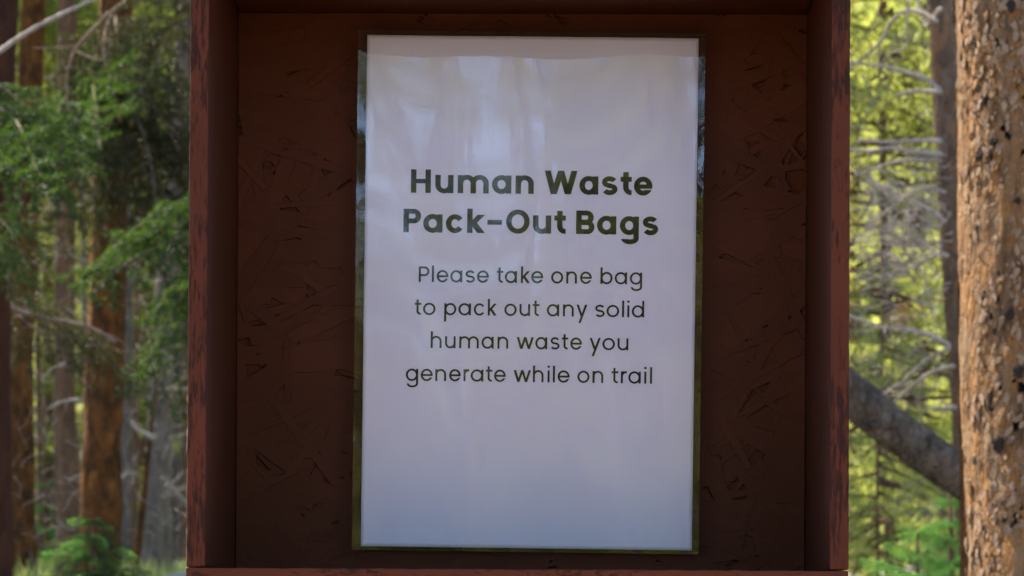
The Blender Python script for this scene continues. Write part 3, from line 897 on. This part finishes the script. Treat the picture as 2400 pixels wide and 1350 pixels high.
def young_fir(label, apex, Hh, Rr, meshes, lower, group=None, dens=6, levels=7, droop=.1, seed=0):
    """small conical fir: whorls of boughs on a slim trunk"""
    rr = random.Random(seed)
    gz = ground_z(apex.x, apex.y)
    t = empty('young_fir', (apex.x, apex.y, gz), label, 'young tree', group)
    m2 = MB(); H = apex.z - gz
    m2.tube([(0, 0, -.1), (0.01, 0, H * .5), (0, 0, H)], [.03, .02, .004], 8)
    put('trunk', m2.mesh('trunk', [B_brown], True), t)
    for k in range(levels):
        q = k / (levels - 1)
        z = H - q * Hh
        rad = Rr * (.18 + .82 * q)
        a0 = rr.uniform(0, 6.28)
        for j in range(dens):
            a = a0 + 6.283 * j / dens + rr.uniform(-.2, .2)
            p0 = Vector((0, 0, z)); r_ = rad * rr.uniform(.8, 1.15)
            p1 = p0 + Vector((math.cos(a) * r_, math.sin(a) * r_, r_ * rr.uniform(-.35, .15) - droop * r_))
            put('bough', rr.choice(meshes), t, mat=orient(p0, p1 + Vector((0, 0, r_ * rr.uniform(-.1, .35))), rr.uniform(-1, 1)))
    return t
young_fir('bright green young fir whose top rises at the lower left, before the thick orange trunk', pix(215, 1222, 8.5), .42, .36, BF[:1] + BG[:2], 0, levels=9, dens=15, seed=1)
young_fir('small sunlit fir between the two left orange trunks, far back', pix(105, 1085, 21), .8, .26, BF, 0, levels=6, seed=2)
young_fir('bright green fir sapling beside the foot of the big scaly trunk', pix(2228, 1125, 8.6), .75, .26, BF, 0, levels=13, dens=10, seed=3)
young_fir('low sunlit fir spreading at the lower right behind the box', pix(2150, 1245, 8.0), .5, .36, BF, 0, levels=9, dens=9, seed=4)

# ------------------------------------------------------------------ right: big scaly trunk
YT = 5.0
big_pts = [pix(2530, 1350, YT), pix(2515, 675, YT), pix(2500, 0, YT)]
BR = pxr(522, YT)
TB = trunk_thing('pine_tree', 'big pine trunk with scaly orange bark along the right edge of the picture', 'tree', big_pts, [BR, BR * .995, BR * .99], B_big, seg=150, rough=.035, top=6.5, sub=260, seed=15)
def plate_mesh(seed):
    rr = random.Random(seed)
    k = 9; ring_o = []; V = []
    for i in range(k):
        a = 2 * math.pi * i / k
        r_ = 1 + rr.uniform(-.3, .25)
        ring_o.append((math.cos(a) * .62 * r_, math.sin(a) * r_))
    V = [(x * .5, -.16 - .05 * rr.random(), y * .5) for x, y in ring_o]
    V += [(x, -.10 - .16 * (y < -.1) * rr.random() - .02, y) for x, y in ring_o]
    V += [(x * 1.02, .12, y * 1.02) for x, y in ring_o]
    V.append((0, -.2, 0))
    Fq = [[i, (i + 1) % k, 3 * k] for i in range(k)]
    for b in (0, k): Fq += [[b + i, b + i + k, b + (i + 1) % k + k, b + (i + 1) % k] for i in range(k)]
    return V, Fq
plates = [plate_mesh(s) for s in range(8)]
pmesh = [new_mesh('bark_plate', v, f, [B_plate]) for v, f in plates]
pmesh2 = [new_mesh('bark_plate', v, f, [B_big]) for v, f in plates]
rr = random.Random(5)
cl = MB()
tl = Vector(TB.location)
def axis_at(z):
    a, b = big_pts[0], big_pts[2]
    return a.lerp(b, (z - a.z) / (b.z - a.z))
count = 0
zlo, zhi = big_pts[0].z, big_pts[2].z
for k in range(5200):
    vis = k < 1300
    z = rr.uniform(zlo - .03, zhi + .03) if vis else rr.uniform(.3, 4.5)
    ph = -180 + 76 * math.sqrt(rr.random()) if vis else rr.uniform(-180, 180)     # angle round the trunk, -90 faces the camera
    an = R(ph)
    c_ = axis_at(z); nrm = Vector((math.cos(an), math.sin(an), 0))
    p_ = c_ + nrm * (BR * 1.0)
    size = rr.choice([rr.uniform(.003, .005), rr.uniform(.004, .008), rr.uniform(.007, .011)])
    y_ = -nrm; x_ = Vector((0, 0, 1)).cross(y_) * -1; x_ = y_.cross(Vector((0, 0, 1)))
    M3 = Matrix((x_, y_, Vector((0, 0, 1)))).transposed()
    Mx = Matrix.Translation(p_ - tl) @ M3.to_4x4() @ Matrix.Rotation(rr.uniform(-.9, .9), 4, 'Y') @ Matrix.Rotation(rr.uniform(-.2, .25), 4, 'X') @ Matrix.Diagonal((size, size * rr.uniform(.4, .9), size * rr.uniform(.8, 1.35), 1))
    if vis and count < 298:
        put('bark_plate', rr.choice(pmesh if rr.random() < .62 else pmesh2), TB, mat=Mx); count += 1
    else:
        v, f = rr.choice(plates)
        cl.add([tuple(Mx @ Vector(q)) for q in v], f, 0 if rr.random() < .6 else 1)
tag(put('bark_scales', cl.mesh('bark_scales', [B_plate, B_big]), TB), kind='stuff')
def knot_mesh(seed):
    bm = bmesh.new(); bmesh.ops.create_icosphere(bm, subdivisions=3, radius=1)
    for v in bm.verts:
        d = noise.noise(v.co * 1.6 + Vector((seed * 7, 0, 0))) * .8 + noise.noise(v.co * 4 + Vector((0, seed * 5, 0))) * .55
        v.co *= 1 + d
    me = bpy.data.meshes.new('knot'); bm.to_mesh(me); bm.free(); me.materials.append(B_scar)
    return me
kms = [knot_mesh(s) for s in range(4)]
for (kx, ky, sz) in ((2292, 207, .010), (2295, 365, .017), (2343, 1040, .020), (2368, 12, .014), (2285, 1080, .012), (2390, 870, .016), (2366, 735, .014), (2332, 775, .009), (2275, 40, .008), (2290, 535, .009), (2385, 470, .009), (2340, 640, .006), (2372, 1230, .008), (2280, 97, .007)):
    q = pix(kx, ky, YT)
    c_ = axis_at(q.z); dx = (q.x - c_.x)
    yy = -math.sqrt(max(BR * BR - dx * dx, 0))
    p_ = Vector((q.x + 0, c_.y + yy, q.z))
    # perspective: slide along the ray to the bark surface
    p_ = pix(kx, ky, c_.y + yy)
    put('knot', rr.choice(kms), TB, mat=Matrix.Translation(p_ - tl) @ Matrix.Rotation(math.atan2(dx, -yy), 4, 'Z') @ Matrix.Diagonal((sz * .55, sz * .16, sz * .62, 1)))

# thin dead pine behind it
YA = 9.5
TA = trunk_thing('dead_pine', 'thin brown dead pine left of the big scaly trunk, grey bare branches reaching left', 'tree',
                 [pix(2278, 1350, YA), pix(2262, 1000, YA), pix(2242, 700, YA), pix(2228, 400, YA), pix(2214, 150, YA), pix(2206, 0, YA)],
                 [pxr(v, YA) for v in (62, 60, 60, 64, 66, 68)], B_dpine, seed=16, seg=24)
for pts_, r0, r1, fk in (
    (((2195, 50), (2160, 30), (2125, 25), (2090, 50), (2065, 95), (2030, 130), (1985, 165)), .010, .005, 1),
    (((2205, 215), (2170, 185), (2120, 168), (2070, 155), (1985, 147)), .010, .006, 2),
    (((2205, 216), (2160, 214), (2130, 216), (2100, 223)), .011, .006, 1),
    (((2205, 331), (2150, 330), (2090, 333), (2010, 328)), .012, .006, 1),
    (((2205, 362), (2140, 355), (2085, 347), (2040, 354), (1985, 350)), .013, .007, 2),
    (((2205, 378), (2150, 374), (2100, 380), (2050, 396), (2005, 412)), .011, .005, 2),
    (((2225, 812), (2180, 785), (2120, 772), (2060, 765), (1985, 738)), .012, .007, 2),
    (((2236, 858), (2190, 870), (2150, 895), (2110, 930), (2085, 950)), .010, .005, 3),
    (((2225, 815), (2170, 845), (2120, 890), (2080, 915)), .009, .005, 2),
    (((2240, 955), (2200, 957), (2170, 955)), .010, .005, 0),
    (((2220, 600), (2200, 596), (2180, 590)), .010, .006, 0),
    (((2205, 20), (2185, 45), (2170, 60), (2150, 0), (2120, -30)), .010, .006, 1),
    (((2130, 0), (2126, 60), (2125, 110), (2090, 125), (2065, 150)), .006, .004, 1),
    (((2215, 520), (2180, 490), (2130, 470), (2060, 440), (2000, 400)), .008, .004, 3),
    (((2210, 590), (2150, 620), (2090, 640), (2010, 660)), .008, .004, 4),
    (((2215, 450), (2170, 440), (2110, 470), (2050, 520), (2000, 560)), .007, .004, 4)):
    dead_branch(TA, PP(9.25, *pts_), r0 * .85, r1 * .8, forks=fk, seed=int(pts_[0][1]) + 3)
# fine twig tangle
tg = MB(); tloc = Vector(TA.location)
rr = random.Random(21)
for k in range(380):
    x0 = rr.uniform(2040, 2235); y0 = rr.gauss(530, 85) + (0 if rr.random() < .8 else 260)
    d = rr.uniform(8.9, 10); a = rr.uniform(2.4, 4.2); l_ = rr.uniform(30, 90)
    q = [pix(x0, y0, d)]
    for j in range(4):
        a += rr.uniform(-.55, .55); x0 += math.cos(a) * l_ / 4; y0 += math.sin(a) * l_ / 4; d += rr.uniform(-.04, .04)
        q.append(pix(x0, y0, d))
    q = [v for v in smooth_path(q, 3)]
    r_ = rr.uniform(.0012, .0026)
    tg.tube([v - tloc for v in q], [r_ * (1 - .5 * i / len(q)) for i in range(len(q))], 4)
tag(put('twigs', tg.mesh('twigs', [B_dead]), TA), kind='stuff')

twig_tangle(TA, 170, (1985, 2210), (-20, 1250), (10.2, 12.5), 205, B_twig, (.0014, .003), (40, 130))
# leaning dead log
YL = 7.6
a_, b_ = pix(1985, 912, YL), pix(2275, 1132, YL)
d_ = (b_ - a_)
p0 = b_ + d_ * 3.0; p1 = a_ - d_ * 6
lt = empty('leaning_log', p0, 'dark grey dead log leaning up to the left from behind the big scaly trunk', 'log')
m2 = MB()
path = [p0.lerp(p1, t) for t in np.linspace(0, 1, 260)]
rl = pxr(99, YL)
m2.tube([p - p0 + Vector((0, 0, .012 * math.sin(i * .12))) for i, p in enumerate(path)], [rl * (1.15 - .5 * i / 259) for i in range(260)], 48, 0, .085, seed=30)
put('trunk', m2.mesh('trunk', [B_log], True), lt)
cl = MB(); rr = random.Random(9); dn = (p1 - p0).normalized(); ux = dn.cross(Vector((0, 0, 1))).normalized(); uy = dn.cross(ux)
for k in range(1500):
    t = rr.uniform(.12, .75); an = rr.uniform(0, 6.283); nrm = ux * math.cos(an) + uy * math.sin(an)
    c_ = p0.lerp(p1, t) + Vector((0, 0, .012 * math.sin(t * 259 * .12)))
    p_ = c_ + nrm * (rl * (1.15 - .5 * t) * 1.0)
    y_ = -nrm; x_ = y_.cross(dn)
    M3 = Matrix((x_, y_, dn)).transposed(); sz = rr.uniform(.004, .011)
    Mx = Matrix.Translation(p_ - p0) @ M3.to_4x4() @ Matrix.Rotation(rr.uniform(-.3, .3), 4, 'Y') @ Matrix.Diagonal((sz * .7, sz * rr.uniform(.4, .8), sz * rr.uniform(1.2, 2.6), 1))
    v, f = rr.choice(plates); cl.add([tuple(Mx @ Vector(q)) for q in v], f, 0)
tag(put('bark_scales', cl.mesh('bark_scales', [B_log]), lt), kind='stuff')
dead_branch(lt, PP(7.5, (2060, 1000), (2040, 993), (2015, 998), (1990, 1010)), .008, .005, B_log, forks=0, seed=1)
dead_branch(lt, PP(7.5, (2275, 1165), (2250, 1160), (2232, 1156)), .008, .005, B_log, forks=0, seed=1)
T12 = trunk_thing('broken_stump', 'narrow orange broken stump at the left foot of the big scaly trunk', 'stump',
                  [pix(2268, 1350, 6.2), pix(2264, 1200, 6.2)], [pxr(34, 6.2), pxr(30, 6.2)], B_orange, seg=14, seed=33, top=1.86, sub=10)

# ------------------------------------------------------------------ wooded background
def conifer_meshes(seed, leaf, wood, H=11, z0=1.0, R0=1.5, nb=150, dens=85, nl=.085, nw=.014, trunk_r=.11):
    r = np.random.default_rng(seed); rr = random.Random(seed)
    m_ = MB(); tw = []
    m_.tube([(0, 0, -.3), (0, 0, .2), (.05, 0, H * .5), (0, .04, H)], [trunk_r * 1.3, trunk_r, trunk_r * .7, .015], 10, 0, .1)
    tm = m_.mesh('trunk', [wood], True)
    c_ = MB()
    for k in range(nb):
        q = (k + rr.random()) / nb
        z = z0 + (H - z0) * q
        rad = R0 * (1 - q) ** .75 * rr.uniform(.55, 1.15) + .15
        a = rr.uniform(0, 6.283)
        d = Vector((math.cos(a), math.sin(a), rr.uniform(-.35, .25)))
        pth = [Vector((0, 0, z)) + d * (rad * t) + Vector((0, 0, -.18 * rad * t * t)) for t in (0, .33, .66, 1)]
        c_.tube(pth, [.014, .010, .007, .003], 3, 1, cap=False)
        for t in np.arange(.3, 1.02, .11):
            i = min(int(t * 3), 2); p = pth[i].lerp(pth[i + 1], t * 3 - i)
            for s2 in (-1, 1):
                a2 = a + s2 * rr.uniform(.3, 1.2); l_ = rad * rr.uniform(.16, .36)
                e = p + Vector((math.cos(a2), math.sin(a2), rr.uniform(-.35, .25))) * l_
                tw.append((tuple(p), tuple(e)))
    V, Fq = needles(tw, dens, nl, nw, spread=1.0, fwd=.6, r=r)
    c_.add(V, Fq, 0)
    return tm, c_.mesh('crown', [leaf, wood])

TREES = [conifer_meshes(101, L_far, B_brown), conifer_meshes(102, L_pine, B_grey, H=9, R0=1.3, z0=.4, nb=120),
         conifer_meshes(103, L_pine, B_brown, H=12, z0=2.5, R0=1.5), conifer_meshes(104, L_spruce, B_grey, H=10, z0=.5, R0=1.4),
         conifer_meshes(105, L_far, B_grey, H=13, z0=4, R0=1.6)]
# tall bare-stemmed pines for behind the viewer and the canopy
TREES.append(conifer_meshes(106, L_far, B_orange, H=15, z0=5.5, R0=1.7, trunk_r=.14, nb=140, dens=45))
SM = conifer_meshes(107, L_pine, B_brown, H=3.2, z0=.1, R0=.7, nb=90, dens=150, nl=.05, nw=.006, trunk_r=.016)
SM2 = conifer_meshes(108, L_pine, B_brown, H=5, z0=.3, R0=1.0, nb=170, dens=190, nl=.055, nw=.008, trunk_r=.024)

def tree_copy(kind, x, y, sc, label, group=None, name='conifer_tree', rz=None, dz=0):
    tm, cm = kind
    t = empty(name, (x, y, ground_z(x, y) + dz), label, 'tree', group)
    t.scale = (sc, sc, sc); t.rotation_euler = (0, 0, random.uniform(0, 6.28) if rz is None else rz)
    put('trunk', tm, t); put('crown', cm, t)
    return t
_, CRN = conifer_meshes(120, L_far, B_brown, H=10.5, z0=5.6, R0=1.25, nb=90, dens=80)
_, CRN2 = conifer_meshes(121, L_spruce, B_brown, H=10.5, z0=5.4, R0=1.35, nb=100, dens=80)
for i, t_ in enumerate((T1, T2, T3, T4, T8)):  # crowns out of view, added to cut skylight over the left trunks
    tr_ = [c for c in t_.children if c.name.startswith('trunk')][0]
    tp = max(((v.co.z, v.co) for v in tr_.data.vertices), key=lambda q: q[0])[1]
    ax = tp / tp.z
    lo = 6.2 if i else 4.6
    put('crown', (CRN, CRN2)[i % 2], t_, (ax.x * 6.5, ax.y * 6.5, -.6 if i else -1.6), (0, 0, i * 1.3))
# sunlit pines right of the box
def at_px(px, Y): 
    q = pix(px, 1300, Y); return q.x, q.y
for (px_, Y_, kd, sc, lb) in (
    (2085, 13.5, SM2, 1.05, 'sunlit yellow-green pine filling the gap right of the box'),
    (2150, 18, TREES[1], .75, 'yellow-green pine behind the bare dead branches on the right'),
    (1990, 17, TREES[2], .8, 'sunlit pine half hidden behind the right edge of the box'),
    (2060, 11.5, SM, .55, 'low yellow-green bushy pine under the leaning log'),
    (2125, 23, TREES[0], .9, 'dark green conifer far back between the box and the thin dead pine'),
    (2230, 21, TREES[3], .9, 'dark spruce behind the thin dead pine'),
    (415, 24, TREES[1], .8, 'yellow-green pine glowing through the gap left of the box'),
    (340, 26, TREES[2], .9, 'sunlit pine far behind the flared grey trunk'),
    (115, 29, TREES[1], .9, 'sunlit pine in the gap between the two slim left trunks'),
    (215, 33, TREES[3], 1.0, 'dark conifer far behind the thick orange trunk'),
    (20, 24, TREES[0], .9, 'dim conifer behind the trunks at the left edge')):
    x_, y_ = at_px(px_, Y_)
    tree_copy(kd, x_, y_, sc, lb, dz=0)
# the wood beyond and around
rr = random.Random(77)
placed = []
def far_ok(x, y, dmin):
    return all((x - a) ** 2 + (y - b) ** 2 > dmin ** 2 for a, b in placed)
kk = 0
while kk < 95:
    y = rr.uniform(25, 75); x = rr.uniform(-.34, .34) * y
    if not far_ok(x, y, 1.7): continue
    placed.append((x, y)); kk += 1
    tree_copy(rr.choice([TREES[0], TREES[1], TREES[2], TREES[3], TREES[4]]), x, y, rr.uniform(.8, 1.25),
              'conifer deep in the wood, part of the dappled green backdrop', 'conifers deep in the wood')
kk = 0
while kk < 13:    # behind the box and to the sides
    y = rr.uniform(11, 26); x = rr.uniform(-.36, .36) * y
    if -.19 * y < x - 0 < -.10 * y or .09 * y < x < .18 * y: continue
    if -5 < x < 2.5 and 13 < y < 23: continue
    if not far_ok(x, y, 1.6): continue
    placed.append((x, y)); kk += 1
    tree_copy(rr.choice([TREES[2], TREES[4], TREES[5]]), x, y, rr.uniform(.8, 1.1), 'pine standing in the wood hidden by the box', 'pines around the box')
kk = 0
while kk < 120:    # the wood behind the viewer, seen in the glossy sheet
    y = rr.uniform(-40, -8); x = rr.uniform(-15, 15) if kk > 70 else rr.uniform(-.11, .09) * (5 - y) 
    if abs(x + .042 * (4.78 - y)) < 1.25 + .008 * (4.78 - y) and y > -36: continue
    if not far_ok(x, y, 1.1): continue
    placed.append((x, y)); kk += 1
    tree_copy(rr.choice([TREES[5], TREES[3], TREES[1], TREES[0], TREES[2]]), x, y, rr.uniform(.42, .6), 'pine of the wood that the glossy sheet reflects', 'pines reflected in the glossy sheet')

for i, (x, y, sc) in enumerate(((-9.5, 13, 1), (-11, 18, 1.1), (-8, 22, 1), (-13, 23, 1.1), (-14, 15, 1.2))):  # conifers out of view, put in to throw shade on the left trunks
    tree_copy(TREES[3] if i % 2 else TREES[4], x, y, sc * 1.15, 'unseen conifer added at the left to shade the trunks', 'unseen conifers added for shade')
for i, (x, y, kd, sc) in enumerate(((-1.3, -11, SM, 1.0), (-.3, -10.5, SM, .9), (.75, -11.5, SM2, .7), (1.5, -13, SM2, .95), (-.5, -13, SM2, .55), (-1.0, -14, SM2, .6), (-1.5, -15, SM2, .6), (-.2, -15.5, SM2, .65),
                                   (1.0, -12.2, TREES[3], .55), (1.25, -16, TREES[1], .7), (2.4, -14, TREES[3], .6), (.5, -11.3, TREES[1], .9), (2.0, -12.5, TREES[3], .9), (3.4, -13, TREES[1], .9), (-1.9, -11.2, TREES[3], .95), (-3.1, -12, TREES[1], .9), (1.25, -15, TREES[3], 1.05), (.55, -19, TREES[3], 1.1), (-2.15, -12, TREES[3], .55), (-2.6, -16, TREES[1], .65), (-3.0, -19, TREES[3], .7), (-1.5, -24, TREES[2], .7), (1.9, -20, TREES[1], .8), (-.12, -15.5, TREES[1], .95), (-1.25, -27, TREES[2], .9), (-.85, -21, TREES[5], .62), (.75, -17.5, TREES[3], .8), (3.2, -17, TREES[3], .6))):
    tree_copy(kd, x, y, sc, 'pine of the wood that the glossy sheet reflects', 'pines reflected in the glossy sheet')

# orange dead needles caught on the dead pine
tw = []
for k in range(26):
    q = pix(rr.gauss(2122, 24), rr.gauss(742, 16), 9.4); e = q + Vector((rr.uniform(-.03, .03), rr.uniform(-.03, .03), rr.uniform(-.03, .03)))
    tw.append((tuple(q - tloc), tuple(e - tloc)))
V, Fq = needles(tw, 500, .03, .003)
o = put('dead_needles', new_mesh('dead_needles', V, Fq, [L_orange]), TA); tag(o, kind='stuff')

# ------------------------------------------------------------------ ground cover, rocks, fallen wood
nb = 42000
gx = rng.uniform(-.30, .30, nb); gy = rng.uniform(8, 30, nb); gx = gx * gy
keep = rng.random(nb) < .9
P = np.array([(a, b, ground_z(a, b)) for a, b in zip(gx, gy)])
h = rng.uniform(.05, .16, nb); an = rng.uniform(0, 6.28, nb)
V = np.empty((nb, 3, 3)); sd = np.stack([np.cos(an), np.sin(an), 0 * an], 1) * .006
V[:, 0] = P - sd; V[:, 1] = P + sd
V[:, 2] = P + np.stack([rng.normal(0, .03, nb), rng.normal(0, .03, nb), h], 1)
tag(put('grass', new_mesh('grass', V.reshape(-1, 3), np.arange(nb * 3).reshape(-1, 3), [L_grass])),
    'low yellow-green grass on the sunlit forest floor', 'grass', kind='stuff')

def rock(px, py, Y, sz, label):
    q = pix(px, py, Y)
    bm = bmesh.new(); bmesh.ops.create_icosphere(bm, subdivisions=4, radius=1)
    for v in bm.verts:
        d = noise.noise(v.co * 1.2 + Vector((px, 0, 0))) * .5 + noise.noise(v.co * 3 + Vector((0, px, 0))) * .18
        v.co *= 1 + d; v.co.z *= .55
    me = bpy.data.meshes.new('rock'); bm.to_mesh(me); bm.free(); me.materials.append(M_rock)
    o = put('rock', me, None, (q.x, q.y, ground_z(q.x, q.y) + sz * .1), (0, 0, px), (sz, sz, sz))
    tag(o, label, 'rock')
rock(2020, 1310, 14.5, .14, 'pale grey rock at the lower right edge of the box')
rock(2100, 1318, 16, .20, 'pinkish pale rock among grass below the leaning log')
rock(425, 1320, 15, .12, 'pale rock on the grass at the lower left edge of the box')
def fallen(label, a, b, Y, r_):
    q0, q1 = pix(*a, Y), pix(*b, Y + .6)
    q0.z = ground_z(q0.x, q0.y) + r_ * .8; q1.z = ground_z(q1.x, q1.y) + r_ * .9
    m2 = MB(); m2.tube([q0.lerp(q1, t) - q0 for t in np.linspace(0, 1, 14)], [r_ * (1 - .3 * t) for t in np.linspace(0, 1, 14)], 12, 0, .15, seed=Y)
    o = put('fallen_log', m2.mesh('fallen_log', [B_dead], True), None, q0); tag(o, label, 'log')
fallen('bleached fallen log on the ground at the lower right', (1940, 1300), (2180, 1290), 13, .05)
fallen('pale fallen log on the grass left of the box foot', (380, 1290), (520, 1300), 19, .07)
